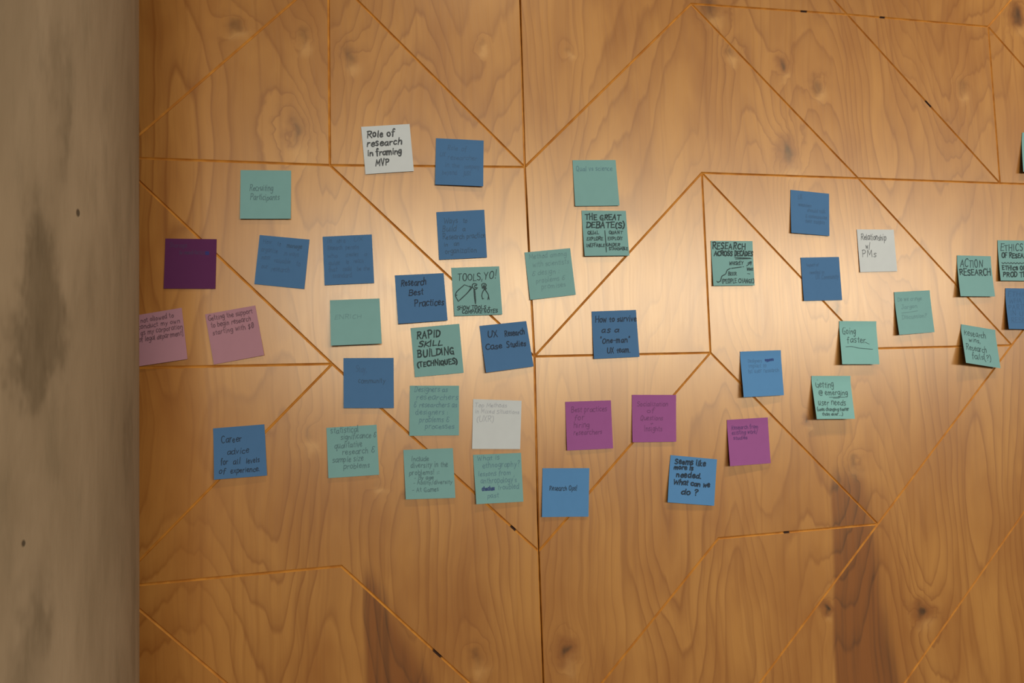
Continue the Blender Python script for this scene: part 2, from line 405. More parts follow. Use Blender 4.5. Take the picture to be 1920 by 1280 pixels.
# ------------------------------------------------------------------ handwriting: single-stroke alphabet (baseline 0, x-height 5, capitals 8)
GLYPHS = {
'a':"4.6;~4.2,4.2 2.8,5 1,4.2 .4,2.2 1.3,.3 3,.7 4.2,3|4.3,5 4.3,1 4.8,0",
'b':"4.4;.5,8 .5,0|~.5,3 1.8,4.9 3.6,4.3 4,2.4 3,.3 1.5,0 .5,.8",
'c':"3.9;~3.8,4.3 2.3,5 .8,4 .3,2.2 1.2,.4 2.7,.1 3.9,.9",
'd':"4.7;~4.2,4 2.8,5 1,4.2 .3,2.2 1.2,.3 2.8,.5 4.2,2.2|4.4,8 4.3,1 4.8,0",
'e':"4.1;~.5,2.6 3.5,3 3.1,4.6 1.8,5 .6,3.6 .5,1.7 1.5,.2 2.8,.2 4,1.1",
'f':"3.2;~3.5,7.3 2.5,8 1.6,6.8 1.4,3 1.3,-.8|.1,4.4 3,4.7",
'g':"4.5;~4,4.2 2.6,5 .9,4.2 .4,2.4 1.4,.8 3,1.2 4,3|~4.2,5 4.1,0 3.4,-2.4 1.9,-2.9 .5,-2",
'h':"4.4;.5,8 .4,0|~.4,2.8 1.8,4.8 3.4,4.5 3.8,2.8 4,0",
'i':"1.6;.7,4.8 .8,0|.8,6.6 .9,7",
'j':"2;~1.4,4.8 1.4,-1 .8,-2.6 -.4,-2.6|1.4,6.6 1.5,7",
'k':"4;.5,8 .4,0|3.4,4.8 .6,2.2 3.8,0",
'l':"1.6;.7,8 .6,1 1.1,0",
'm':"6.8;.5,5 .4,0|~.4,2.8 1.6,4.8 2.8,4.6 3.2,3 3.2,0|~3.3,2.8 4.5,4.8 5.8,4.6 6.2,2.6 6.3,0",
'n':"4.4;.5,5 .4,0|~.4,2.8 1.8,4.8 3.4,4.5 3.8,2.6 4,0",
'o':"4.3;~2.2,5 .8,4.2 .4,2.3 1.2,.4 2.6,.1 3.8,1.4 3.9,3.4 3,4.8 2.2,5",
'p':"4.4;.6,5 .4,-3|~.5,3.2 1.8,4.9 3.6,4.4 4,2.4 3,.4 1.6,.1 .5,1",
'q':"4.5;~4,4.2 2.6,5 .9,4.2 .4,2.4 1.4,.5 3,.9 4,3|4.2,5 4.1,-3 4.8,-2.2",
'r':"3.3;.5,5 .5,0|~.5,2.6 1.5,4.5 3.2,4.8",
's':"3.6;~3.3,4.4 2,5 .7,4.2 1,3 2.6,2.3 3.2,1.2 2.2,.1 .4,.5",
't':"3;1.5,7 1.4,1 2.6,.2|.1,4.8 2.9,5",
'u':"4.5;~.5,5 .4,2 1.2,.2 2.6,.4 3.8,2.4|4,5 3.9,1 4.6,0",
'v':"4;.3,5 1.9,0 3.8,5",
'w':"6;.3,5 1.5,0 3,4 4.4,0 5.8,5",
'x':"4;.4,5 3.8,0|3.6,5 .3,0",
'y':"4.2;.4,5 2.1,1|3.9,5 2,.4 .6,-3",
'z':"4;.4,4.8 3.6,4.9 .4,.1 3.9,.2",
'A':"6;0,0 2.8,8 5.4,0|1,2.9 4.6,3.1",
'B':"5.4;.6,8 .5,0|~.2,7.8 3,8 4.4,6.8 3.4,4.6 .8,4.2|~.8,4.2 3.8,4 5,2.2 3.6,.2 .3,0",
'C':"5.4;~5.2,7 3.6,8 1.4,6.8 .4,4 1.2,1.2 3,0 5.2,1",
'D':"5.6;.7,8 .6,0|~0,7.9 2.8,7.8 5,6 5.2,3.4 3.6,.8 .4,0",
'E':"5;.7,8 .6,0|.3,7.9 4.6,8|.6,4.2 3.9,4.3|.5,0 4.8,.2",
'F':"4.8;.7,8 .6,0|.3,7.9 4.7,8|.6,4.2 3.8,4.3",
'G':"5.8;~5.2,7 3.6,8 1.4,6.8 .4,4 1.2,1.2 3,0 4.9,.8|5.2,-.6 5,3.4 3,3.5",
'H':"5.8;.6,8 .5,0|5.2,8.2 5.1,-.2|.5,4 5.2,4.3",
'I':"2;1,8 .9,0",
'J':"4.4;~3.4,8 3.4,2 2.4,.2 .8,.6 .3,2|1.6,8 4.6,8",
'K':"5.4;.6,8 .5,0|4.8,8 .7,3.6 5.2,0",
'L':"4.6;.7,8 .6,.1 4.6,.2",
'M':"7;.4,0 1,8 3.4,2.4 5.8,8 6.4,0",
'N':"6;.5,0 .7,8 4.9,.2 5.2,8.4",
'O':"6;~3,8 1.2,7 .4,4 1.2,1 3,0 4.8,1 5.6,4 4.8,7 3,8",
'P':"5.2;.7,8 .6,0|~0,7.6 2.6,8.1 4.6,7 4.2,4.8 2.4,3.8 .6,3.8",
'Q':"6;~3,8 1.2,7 .4,4 1.2,1 3,0 4.8,1 5.6,4 4.8,7 3,8|3.4,2 5.8,-1",
'R':"5.4;.7,8 .6,0|~0,7.6 2.6,8.1 4.5,7.1 4.1,5 2.4,4.1 .6,4|1.8,4.1 5.2,0",
'S':"5;~4.6,7 2.8,8 .9,6.8 1.2,4.9 3.6,3.8 4.5,2 3.2,.1 .4,.8",
'T':"5.2;2.6,8 2.5,0|0,7.8 5.3,8",
'U':"5.8;~.6,8 .5,3 1.4,.4 3,0 4.6,.9 5.2,3.4 5.2,8",
'V':"5.4;.2,8 2.6,0 5.2,8",
'W':"7.6;.2,8 1.8,0 3.8,6 5.6,0 7.4,8",
'X':"5.4;.4,8 5,0|4.9,8.1 .3,0",
'Y':"5.2;.2,8 2.6,4|5,8.2 2.6,4 2.3,0",
'Z':"5;.4,7.8 4.6,7.9 .4,.1 4.9,.2",
'0':"4.8;~2.4,8 .9,6.4 .5,3.6 1.3,.5 2.6,0 4,1.6 4.3,5 3.4,7.5 2.4,8|4,7.4 .8,.6",
'1':"2.2;.2,6.4 1.3,8 1.2,0",
'$':"4.8;~4.2,6.8 2.6,7.6 .9,6.4 1.4,4.8 3.6,3.6 4.1,1.9 2.8,.6 .6,1.4|2.6,9 2.3,-1|3,9 2.7,-1",
'&':"5;~4.6,7.2 2.8,8 1.2,6.8 2,4.8 3.4,4.4|~3.4,4.4 1.2,4 .5,2 1.8,.2 3.6,.4 4.6,2.4",
'@':"7;~4.6,4.8 3.2,5.4 2.2,4 2.8,2.4 4.2,2.6 4.8,4.4|~4.8,5.4 4.6,2.6 5.8,2.6 6.6,4.6 5.6,7.2 3.2,7.8 1,6.2 .4,3.4 1.6,.4 4,-.6 6,.2",
'(':"2.6;~2.4,9 .9,6.6 .5,3.6 1,.6 2.4,-1.4",
')':"2.6;~.4,9 1.8,6.6 2.2,3.6 1.7,.6 .2,-1.4",
']':"2.4;.4,8.6 2,8.6 1.9,-1 .2,-1",
'.':"1.4;.5,.3 .8,0", ',':"1.5;.9,.6 .3,-1.6", ':':"1.6;.7,4 .9,3.7|.7,1 .9,.6",
'!':"1.8;1.1,8.4 .8,2.4|.7,.4 .8,0", '?':"4;~.5,6.4 1.4,7.9 3.2,7.6 3.6,6 2,4.4 1.8,2.6|1.8,.4 1.9,0",
"'":"1.2;.7,8.2 .5,6.6", '"':"2.2;.6,8.6 .5,7|1.7,8.6 1.6,7", '-':"3.4;.4,3.2 3,3.4", '+':"4.6;2.3,5.6 2.2,.6|.2,3 4.4,3.2", '/':"3.6;3.4,8.4 .2,-1.4",
}
def parse(g):
    w, body = g.split(';')
    st = []
    for s in body.split('|'):
        cur = s.startswith('~')
        st.append((cur, [tuple(float(q) for q in p.split(',')) for p in s.lstrip('~').split(' ')]))
    return float(w), st
FONT = {k: parse(g) for k, g in GLYPHS.items()}

def catmull(p, sub):
    if len(p) < 3: return list(p)
    q = [(2 * p[0][0] - p[1][0], 2 * p[0][1] - p[1][1])] + list(p) + [(2 * p[-1][0] - p[-2][0], 2 * p[-1][1] - p[-2][1])]
    out = []
    for i in range(1, len(q) - 2):
        for s in range(sub):
            t = s / sub
            out.append(tuple(0.5 * (2 * q[i][k] + (q[i+1][k] - q[i-1][k]) * t + (2*q[i-1][k] - 5*q[i][k] + 4*q[i+1][k] - q[i+2][k]) * t*t + (3*q[i][k] - q[i-1][k] - 3*q[i+1][k] + q[i+2][k]) * t**3) for k in (0, 1)))
    return out + [tuple(p[-1])]

def layout(text, u0, u1, vb, cap, rng):
    """strokes of one written line in note coordinates (u right, v down)"""
    adv, x = [], 0.0
    for ch in text:
        if ch == ' ': adv.append(x); x += 3.4; continue
        adv.append(x); x += FONT[ch][0] + 1.1
    x = max(x - 1.1, 1e-3)
    sx, sy = (u1 - u0) / x, cap / 8.0
    res = []
    lean = rng.uniform(0.02, 0.16)
    for ch, a in zip(text, adv):
        if ch == ' ': continue
        w, st = FONT[ch]
        sl = lean + rng.uniform(-0.08, 0.10); kx = rng.uniform(0.86, 1.10); ky = rng.uniform(0.84, 1.14); dy = rng.uniform(-0.6, 0.5)
        for cur, pts in st:
            pp = catmull(pts, 4) if cur else pts
            res.append([(u0 + (a + px * kx + py * sl) * sx, vb - (py * ky + dy) * sy) for px, py in pp])
    return res

# ------------------------------------------------------------------ sticky notes
PAPER = {'teal': srgb(117, 156, 151), 'mint': srgb(123, 167, 160), 'blue': srgb(72, 108, 144), 'sky': srgb(82, 128, 170),
         'gray': srgb(190, 193, 190), 'purple': srgb(86, 40, 76), 'magenta': srgb(144, 82, 132), 'pink': srgb(164, 120, 128)}
def make_paper(name, col):
    n = NT('paper_' + name)
    g = n.noise(n.vmath('MULTIPLY', n.coord(), (60, 60, 60)), 1.0, 3.0, 0.5)
    c = n.mix(g, tuple(q * 1.04 for q in col[:3]) + (1,), tuple(q * 0.96 for q in col[:3]) + (1,))
    return n.done(c, 0.9, 0.15)
paper = {k: make_paper(k, c) for k, c in PAPER.items()}
# ink: stroke width (m) and how much of the paper colour shows through, tint
INKS = {'n': (.0012, .18, (.012, .014, .018)), 'c': (.0014, .12, (.012, .014, .018)), 'M': (.0023, .10, (.010, .012, .014)), 'k': (.0017, .14, (.012, .014, .020)), 'q': (.0011, .42, (.03, .05, .07)), 'p': (.0010, .68, (.03, .05, .09)),
        'b': (.0010, .50, (.03, .07, .14)), 'B': (.0016, .12, (.02, .03, .14)), 'g': (.0009, .62, (.10, .10, .16)), 'w': (.0011, .30, (.03, .012, .02)),
        'm': (.0010, .45, (.05, .015, .05)), 'v': (.0011, .30, (.04, .02, .10)), 's': (.0016, .12, (.012, .014, .016)), 't': (.0010, .14, (.012, .014, .018)),
        'f': (.0010, .60, (.03, .05, .07)), 'd': (.0016, .15, (.02, .03, .14))}
ink_cache = {}
def ink_mat(col, ink):
    if (col, ink) not in ink_cache:
        w, k, t = INKS[ink]
        c = tuple(PAPER[col][q] * k + t[q] * (1 - k) for q in range(3)) + (1,)
        n = NT('ink_%s_on_%s' % (ink, col))
        g = n.noise(n.vmath('MULTIPLY', n.coord(), (500, 500, 500)), 1.0, 1.0, 0.5)
        c2 = tuple(c[q] * 0.75 + PAPER[col][q] * 0.25 for q in range(3)) + (1,)
        ink_cache[(col, ink)] = n.done(n.mix(n.smooth(g, 0.5, 0.8), c, c2), 0.7, 0.2)
    return ink_cache[(col, ink)]

NOTES = [
 ('teal', ((-0.1298,1.8160),(-0.0587,1.8174),(-0.0596,1.7437),(-0.1305,1.7427)), 4, 4, 1.3, 'teal sticky note just below the left horizontal groove, faintly reading Recruiting Participants',
  [('Recruiting', 0.18, 0.64, 0.42, 0.12, 'q'), ('Participants', 0.19, 0.77, 0.61, 0.12, 'q')], []),
 ('purple', ((-0.2322,1.7135),(-0.1634,1.7132),(-0.1654,1.6406),(-0.2344,1.6413)), 1, 1, 1.3, 'dark purple sticky note nearest the concrete column, above the pale pink notes',
  [('Storage', 0.08, 0.42, 0.17, 0.09, 'p'), ('for research', 0.28, 0.55, 0.31, 0.08, 'p'), ('tactics', 0.57, 0.77, 0.31, 0.09, 'p')], [('b', 0.82, 0.285, 0.03)]),
 ('blue', ((-0.1041,1.7199),(-0.0338,1.7137),(-0.0421,1.6396),(-0.1121,1.6474)), 1, 1, 1.3, 'blue sticky note tilted clockwise between the dark purple note and another blue note',
  [('How', 0.08, 0.25, 0.16, 0.09, 'p'), ('to', 0.37, 0.44, 0.185, 0.09, 'p'), ('manage', 0.56, 0.86, 0.2, 0.09, 'q'), ('organize', 0.06, 0.39, 0.33, 0.09, 'p'), ('in ways', 0.52, 0.82, 0.36, 0.09, 'p'), ('most', 0.08, 0.25, 0.48, 0.09, 'p'), ('valuable', 0.33, 0.66, 0.52, 0.09, 'p'), ('to', 0.78, 0.87, 0.55, 0.1, 'p'), ('our', 0.1, 0.23, 0.66, 0.09, 'p'), ('research', 0.3, 0.66, 0.7, 0.1, 'p')], []),
 ('gray', ((0.0445,1.8881),(0.1178,1.8957),(0.1226,1.8214),(0.0496,1.8144)), 1, 1, 1.3, 'pale grey sticky note reading Role of research in framing MVP',
  [('Role of', 0.1, 0.66, 0.23, 0.15, 'M'), ('research', 0.08, 0.8, 0.42, 0.13, 'M'), ('in framing', 0.08, 0.78, 0.62, 0.13, 'M'), ('MVP', 0.22, 0.5, 0.84, 0.13, 'M')], []),
 ('blue', ((0.1580,1.8749),(0.2331,1.8740),(0.2295,1.7993),(0.1545,1.8006)), 3, 4, 1.3, 'blue sticky note right of the Role of research note, covering the horizontal groove',
  [('Role', 0.24, 0.45, 0.24, 0.11, 'p'), ('of', 0.53, 0.64, 0.25, 0.11, 'p'), ('UX', 0.08, 0.2, 0.38, 0.08, 'p'), ('researcher', 0.25, 0.86, 0.44, 0.1, 'p'), ('in the', 0.2, 0.5, 0.61, 0.1, 'p'), ('company', 0.6, 0.92, 0.62, 0.09, 'p'), ('beyond', 0.14, 0.45, 0.77, 0.1, 'p'), ('just', 0.58, 0.73, 0.77, 0.13, 'p')], []),
 ('blue', ((0.1555,1.7582),(0.2306,1.7633),(0.2324,1.6875),(0.1579,1.6837)), 1.5, 1.5, 1.3, 'blue sticky note reading Ways to build a research practice in an organization',
  [('Ways', 0.14, 0.43, 0.25, 0.12, 'q'), ('to', 0.54, 0.62, 0.26, 0.1, 'q'), ('Build', 0.1, 0.38, 0.42, 0.11, 'q'), ('a', 0.52, 0.58, 0.42, 0.1, 'q'), ('Research practice', 0.1, 0.99, 0.58, 0.11, 'q'), ('in', 0.12, 0.19, 0.73, 0.09, 'q'), ('an', 0.32, 0.43, 0.72, 0.09, 'q'), ('organization', 0.13, 0.78, 0.88, 0.11, 'q')], []),
 ('blue', ((-0.0149,1.7182),(0.0571,1.7224),(0.0591,1.6481),(-0.0131,1.6451)), 1.5, 1.5, 1.3, 'blue sticky note with six faint lines of writing, above the blank-looking teal note',
  [("I'm", 0.09, 0.18, 0.13, 0.09, 'p'), ('not a', 0.28, 0.45, 0.14, 0.09, 'p'), ('UX', 0.62, 0.82, 0.12, 0.09, 'p'), ('Research', 0.09, 0.38, 0.28, 0.1, 'p'), ('person', 0.45, 0.72, 0.28, 0.09, 'p'), ('who', 0.08, 0.28, 0.44, 0.08, 'p'), ('creates', 0.45, 0.7, 0.43, 0.09, 'p'), ('a', 0.82, 0.88, 0.43, 0.08, 'p'), ('guide', 0.1, 0.32, 0.59, 0.09, 'p'), ('to', 0.45, 0.5, 0.58, 0.08, 'p'), ('reach', 0.6, 0.8, 0.57, 0.09, 'p'), ('that', 0.09, 0.26, 0.73, 0.1, 'p'), ('could', 0.38, 0.55, 0.73, 0.1, 'p'), ('be the', 0.66, 0.92, 0.73, 0.09, 'p'), ('standard', 0.17, 0.55, 0.86, 0.1, 'p')], []),
 ('teal', ((-0.0059,1.6227),(0.0665,1.6248),(0.0684,1.5560),(-0.0049,1.5544)), 12, 10, 1.0, 'teal sticky note with faint widely spaced capitals and its bottom edge lifted off the wall',
  [('ENRICH', 0.08, 0.62, 0.42, 0.09, 'p')], []),
 ('blue', ((0.0900,1.6598),(0.1643,1.6632),(0.1681,1.5897),(0.0935,1.5855)), 6, 4, 1.3, 'blue sticky note reading Research Best Practices',
  [('Research', 0.11, 0.62, 0.225, 0.13, 'k'), ('Best', 0.25, 0.55, 0.43, 0.13, 'k'), ('Practices', 0.35, 0.95, 0.665, 0.15, 'k')], []),
 ('teal', ((0.1763,1.6714),(0.2515,1.6739),(0.2536,1.5978),(0.1788,1.5964)), 3, 3, 1.3, 'teal sticky note reading TOOLS, YO! with a saw, wrench and pliers drawn on it',
  [('TOOLS,', 0.12, 0.63, 0.275, 0.14, 'c'), ('YO!', 0.66, 0.92, 0.25, 0.16, 'c'), ('SHOW TOOLS +', 0.06, 0.75, 0.875, 0.075, 'c'), ('COMPARE NOTES', 0.16, 0.9, 0.955, 0.07, 'c')], [('s', ((0.045, 0.57), (0.09, 0.49), (0.25, 0.36))), ('s', ((0.25, 0.36), (0.385, 0.42))), ('s', ((0.385, 0.42), (0.3, 0.53), (0.1, 0.7))), ('s', ((0.1, 0.7), (0.05, 0.59), (0.08, 0.57))), ('s', ((0.36, 0.39), (0.395, 0.43), (0.33, 0.5))), ('s', ((0.44, 0.46), (0.44, 0.62), (0.45, 0.76))), ('s', ((0.455, 0.46), (0.46, 0.62), (0.455, 0.76))), ('s', ((0.445, 0.5), (0.45, 0.76))), ('s', ((0.51, 0.36), (0.45, 0.34), (0.41, 0.38), (0.43, 0.44), (0.48, 0.46), (0.515, 0.43))), ('s', ((0.5, 0.385), (0.465, 0.38), (0.46, 0.42), (0.5, 0.43))), ('s', ((0.51, 0.36), (0.5, 0.385))), ('s', ((0.62, 0.45), (0.61, 0.37), (0.65, 0.345), (0.7, 0.37), (0.68, 0.43), (0.62, 0.52), (0.595, 0.6), (0.61, 0.67))), ('s', ((0.7, 0.45), (0.655, 0.39), (0.64, 0.43), (0.7, 0.52), (0.735, 0.6), (0.715, 0.68))), ('s', ((0.66, 0.37), (0.67, 0.42))), ('s', ((0.64, 0.4), (0.69, 0.47))), ('s', ((0.735, 0.6), (0.745, 0.68))), ('s', ((0.6, 0.66), (0.63, 0.66)))]),
 ('teal', ((0.1119,1.5790),(0.1862,1.5846),(0.1907,1.5091),(0.1167,1.5046)), 1.5, 1.5, 1.3, 'teal sticky note reading RAPID SKILL BUILDING (TECHNIQUES)',
  [('RAPID', 0.11, 0.59, 0.225, 0.14, 'M'), ('SKILL', 0.12, 0.6, 0.4, 0.11, 'M'), ('BUILDING', 0.09, 0.85, 0.6, 0.14, 'M'), ('(TECHNIQUES)', 0.07, 0.89, 0.8, 0.1, 'M')], []),
 ('blue', ((0.2175,1.5808),(0.2920,1.5872),(0.3005,1.5157),(0.2244,1.5082)), 8, 4, 1.3, 'blue sticky note reading UX Research Case Studies',
  [('UX', 0.14, 0.36, 0.265, 0.14, 'k'), ('Research', 0.5, 0.92, 0.28, 0.13, 'k'), ('Case', 0.06, 0.4, 0.525, 0.13, 'k'), ('Studies', 0.5, 0.91, 0.53, 0.12, 'k')], []),
 ('blue', ((0.0121,1.5362),(0.0855,1.5346),(0.0842,1.4595),(0.0113,1.4624)), 4, 4, 1.3, 'blue sticky note left of the RAPID SKILL BUILDING note, with two faint words',
  [('Stay,', 0.24, 0.46, 0.28, 0.12, 'p'), ('community', 0.29, 0.83, 0.5, 0.1, 'q')], []),
 ('teal', ((0.1088,1.4920),(0.1832,1.4895),(0.1809,1.4142),(0.1061,1.4170)), 1.5, 1.5, 1.3, 'teal sticky note with six faint lines starting Designers as, left of a grey note',
  [('Designers as', 0.09, 0.76, 0.12, 0.11, 'b'), ('researchers', 0.13, 0.98, 0.28, 0.11, 'b'), ('& researchers as', 0.08, 0.96, 0.43, 0.1, 'b'), ('designers :', 0.12, 0.78, 0.575, 0.1, 'b'), ('problems &', 0.19, 0.8, 0.73, 0.11, 'b'), ('processes', 0.31, 0.9, 0.86, 0.1, 'b')], []),
 ('gray', ((0.2044,1.4682),(0.2802,1.4629),(0.2752,1.3885),(0.2003,1.3926)), 1, 1, 1.3, 'pale grey sticky note with faint writing above the What is ethnography note',
  [('Top Methods', 0.04, 0.7, 0.15, 0.08, 'g'), ('in Mixed Situations', 0.05, 0.96, 0.275, 0.08, 'g'), ('(UXR)', 0.08, 0.43, 0.45, 0.11, 'g')], []),
 ('teal', ((-0.0140,1.4343),(0.0584,1.4356),(0.0606,1.3620),(-0.0121,1.3614)), 3, 2, 1.3, 'teal sticky note faintly reading Statistical significance, qualitative research, sample size problems',
  [('statistical', 0.08, 0.63, 0.12, 0.12, 'q'), ('significance &', 0.27, 0.98, 0.25, 0.11, 'q'), ('qualitative', 0.14, 0.69, 0.42, 0.12, 'q'), ('research &', 0.29, 0.93, 0.555, 0.11, 'q'), ('sample size', 0.09, 0.7, 0.7, 0.11, 'q'), ('problems', 0.3, 0.82, 0.84, 0.11, 'q')], []),
 ('teal', ((0.0969,1.3963),(0.1711,1.3952),(0.1725,1.3211),(0.0986,1.3238)), 5, 4, 1.3, 'teal sticky note with a faint bulleted list starting Include diversity in the problems',
  [('Include', 0.15, 0.5, 0.235, 0.1, 'q'), ('diversity in the', 0.13, 0.88, 0.37, 0.11, 'q'), ('problems! ::', 0.09, 0.7, 0.51, 0.1, 'q'), ('- By age', 0.19, 0.57, 0.61, 0.08, 'q'), ('- Ability/diversity', 0.17, 0.95, 0.71, 0.08, 'q'), ('- At Games', 0.14, 0.67, 0.855, 0.09, 'q')], []),
 ('teal', ((0.2019,1.3835),(0.2766,1.3826),(0.2772,1.3084),(0.2038,1.3099)), 6, 3, 1.3, 'teal sticky note asking What is ethnography, with a blue scribbled-out word, beside the panel joint',
  [('What is', 0.08, 0.54, 0.12, 0.1, 'b'), ('ethnography?', 0.18, 0.96, 0.275, 0.11, 'b'), ('lessons from', 0.08, 0.75, 0.44, 0.1, 'b'), ("anthropology's", 0.12, 0.88, 0.59, 0.11, 'b'), ('checker', 0.14, 0.4, 0.73, 0.08, 'B'), ('checken', 0.14, 0.4, 0.735, 0.08, 'B'), ('troubled', 0.47, 0.92, 0.73, 0.1, 'b'), ('past', 0.24, 0.48, 0.89, 0.1, 'b')], []),
 ('blue', ((-0.1701,1.4406),(-0.1006,1.4433),(-0.0970,1.3703),(-0.1679,1.3690)), 6, 4, 1.3, 'blue sticky note reading Career advice for all levels of experience',
  [('Career', 0.15, 0.54, 0.3, 0.13, 'n'), ('advice', 0.25, 0.67, 0.53, 0.11, 'n'), ('for', 0.13, 0.26, 0.72, 0.11, 'n'), ('all', 0.36, 0.5, 0.73, 0.11, 'n'), ('levels', 0.61, 0.87, 0.73, 0.1, 'n'), ('of', 0.09, 0.21, 0.895, 0.11, 'n'), ('experience.', 0.31, 0.86, 0.9, 0.1, 'n')], []),
 ('pink', ((-0.2771,1.6026),(-0.2110,1.6138),(-0.2027,1.5402),(-0.2683,1.5313)), 4, 3, 1.3, 'pale pink sticky note partly hidden behind the concrete column',
  [("I'm not allowed to", -0.0, 0.82, 0.16, 0.09, 'w'), ('conduct my own', 0.1, 0.93, 0.28, 0.09, 'w'), ('as my corporation', 0.14, 0.97, 0.4, 0.1, 'w'), ('of legal department]', 0.09, 0.97, 0.53, 0.1, 'w')], []),
 ('pink', ((-0.1798,1.6039),(-0.1113,1.6161),(-0.0993,1.5432),(-0.1682,1.5315)), 1, 2.5, 1.3, 'pale pink sticky note tilted anticlockwise, wholly visible, reading Getting the support to begin research',
  [('Getting the support', 0.04, 0.92, 0.14, 0.1, 'w'), ('to begin research', 0.07, 0.86, 0.28, 0.1, 'w'), ('starting with $0', 0.08, 0.9, 0.43, 0.1, 'w')], []),
 ('teal', ((0.2929,1.6959),(0.3680,1.7033),(0.3740,1.6281),(0.2988,1.6202)), 3, 1.5, 1.3, 'teal sticky note tilted across the dark vertical panel joint',
  [('Method among', 0.08, 0.9, 0.15, 0.1, 'p'), ('with scientists', 0.14, 0.93, 0.325, 0.11, 'p'), ('& design :', 0.1, 0.7, 0.5, 0.11, 'p'), ('problems &', 0.17, 0.8, 0.66, 0.1, 'p'), ('promises', 0.27, 0.81, 0.8, 0.1, 'p')], []),
 ('blue', ((0.3998,1.6010),(0.4751,1.6026),(0.4768,1.5263),(0.3996,1.5249)), 3, 2, 1.3, 'blue sticky note reading How to survive as a One-man UX team',
  [('How to survive', 0.07, 0.99, 0.235, 0.12, 'k'), ('as a', 0.19, 0.57, 0.46, 0.11, 'k'), ('"One-man"', 0.15, 0.8, 0.68, 0.11, 'k'), ('UX team.', 0.29, 0.8, 0.89, 0.11, 'k')], []),
 ('teal', ((0.3776,1.8470),(0.4510,1.8497),(0.4535,1.7735),(0.3783,1.7712)), 2.5, 2.5, 1.3, 'teal sticky note directly above THE GREAT DEBATE(S) note, with one faint line of writing',
  [('Qual vs science', 0.07, 0.9, 0.23, 0.1, 'b')], []),
 ('teal', ((0.3896,1.7648),(0.4650,1.7655),(0.4661,1.6909),(0.3902,1.6898)), 5, 4, 1.3, 'teal sticky note reading THE GREAT DEBATE(S) with two columns of words',
  [('THE GREAT', 0.07, 0.86, 0.2, 0.115, 'M'), ('DEBATE(S)', 0.08, 0.94, 0.375, 0.12, 'M'), ('QUAL', 0.1, 0.35, 0.52, 0.07, 'c'), ('QUANT', 0.58, 0.88, 0.515, 0.07, 'c'), ('EXPLORE', 0.07, 0.43, 0.655, 0.07, 'c'), ('EXPLOIT', 0.54, 0.88, 0.65, 0.07, 'c'), ('INEFFABLE', 0.05, 0.46, 0.8, 0.07, 'c'), ('UNDER', 0.5, 0.8, 0.79, 0.06, 'c'), ('STANDABLE', 0.55, 0.985, 0.875, 0.06, 'c')], [('s', ((0.49, 0.44), (0.49, 0.7), (0.485, 0.92)))]),
 ('magenta', ((0.3505,1.4585),(0.4260,1.4581),(0.4258,1.3820),(0.3498,1.3827)), 3, 2, 1.3, 'magenta sticky note reading Best practices for hiring researchers',
  [('Best practices', 0.12, 0.9, 0.22, 0.11, 'm'), ('for', 0.18, 0.4, 0.38, 0.11, 'm'), ('hiring', 0.16, 0.5, 0.54, 0.11, 'm'), ('researchers', 0.15, 0.77, 0.69, 0.1, 'm')], []),
 ('magenta', ((0.4620,1.4655),(0.5380,1.4626),(0.5330,1.3873),(0.4583,1.3901)), 3, 3, 1.3, 'magenta sticky note reading Socialization of Questions + Insights',
  [('Socialization', 0.11, 0.81, 0.24, 0.1, 'm'), ('of', 0.33, 0.5, 0.38, 0.1, 'm'), ('Questions', 0.18, 0.69, 0.54, 0.1, 'm'), ('+', 0.4, 0.47, 0.63, 0.06, 'm'), ('Insights', 0.27, 0.68, 0.77, 0.11, 'm')], []),
 ('sky', ((0.3100,1.3571),(0.3859,1.3529),(0.3808,1.2781),(0.3056,1.2829)), 3, 2, 1.3, 'blue sticky note reading Research Ops!, lowest note on the wall',
  [('Research Ops!', 0.15, 0.74, 0.46, 0.1, 'n')], []),
 ('sky', ((0.5235,1.3661),(0.6045,1.3548),(0.5938,1.2808),(0.5126,1.2922)), 5, 3, 1.3, 'blue sticky note reading Seems like more is needed. What can we do?',
  [('Seems like', 0.1, 0.76, 0.17, 0.12, 'M'), ('more is', 0.09, 0.5, 0.285, 0.1, 'M'), ('needed.', 0.15, 0.68, 0.45, 0.12, 'M'), ('What can we', 0.1, 0.88, 0.61, 0.11, 'M'), ('do ?', 0.27, 0.62, 0.81, 0.12, 'M')], []),
 ('teal', ((0.6129,1.7172),(0.6894,1.7174),(0.6877,1.6414),(0.6119,1.6411)), 3, 2, 1.3, 'teal sticky note reading RESEARCH ACROSS DECADES with a rising line drawn on it',
  [('RESEARCH', 0.03, 0.82, 0.18, 0.13, 'M'), ('ACROSS', 0.06, 0.5, 0.33, 0.11, 'M'), ('DECADES', 0.55, 0.985, 0.33, 0.11, 'M'), ('WHISKEY', 0.41, 0.74, 0.535, 0.07, 'c'), ('WINE', 0.83, 0.98, 0.66, 0.055, 'c'), ('BEER', 0.37, 0.57, 0.77, 0.07, 'c'), ('--', 0.83, 0.9, 0.755, 0.05, 'c'), ('(PEOPLE CHANGE)', 0.21, 0.99, 0.94, 0.09, 'c')], [('s', ((0.55, 0.375), (0.93, 0.385))), ('s', ((0.57, 0.405), (0.95, 0.395))), ('s', ((0.1, 0.92), (0.17, 0.9), (0.21, 0.8), (0.25, 0.77), (0.31, 0.74), (0.35, 0.66), (0.43, 0.615))), ('s', ((0.46, 0.615), (0.58, 0.6), (0.7, 0.585))), ('s', ((0.735, 0.58), (0.755, 0.578))), ('s', ((0.83, 0.56), (0.9, 0.51), (0.94, 0.47))), ('s', ((0.86, 0.5), (0.945, 0.465), (0.93, 0.54))), ('s', ((0.085, 0.9), (0.12, 0.93)))]),
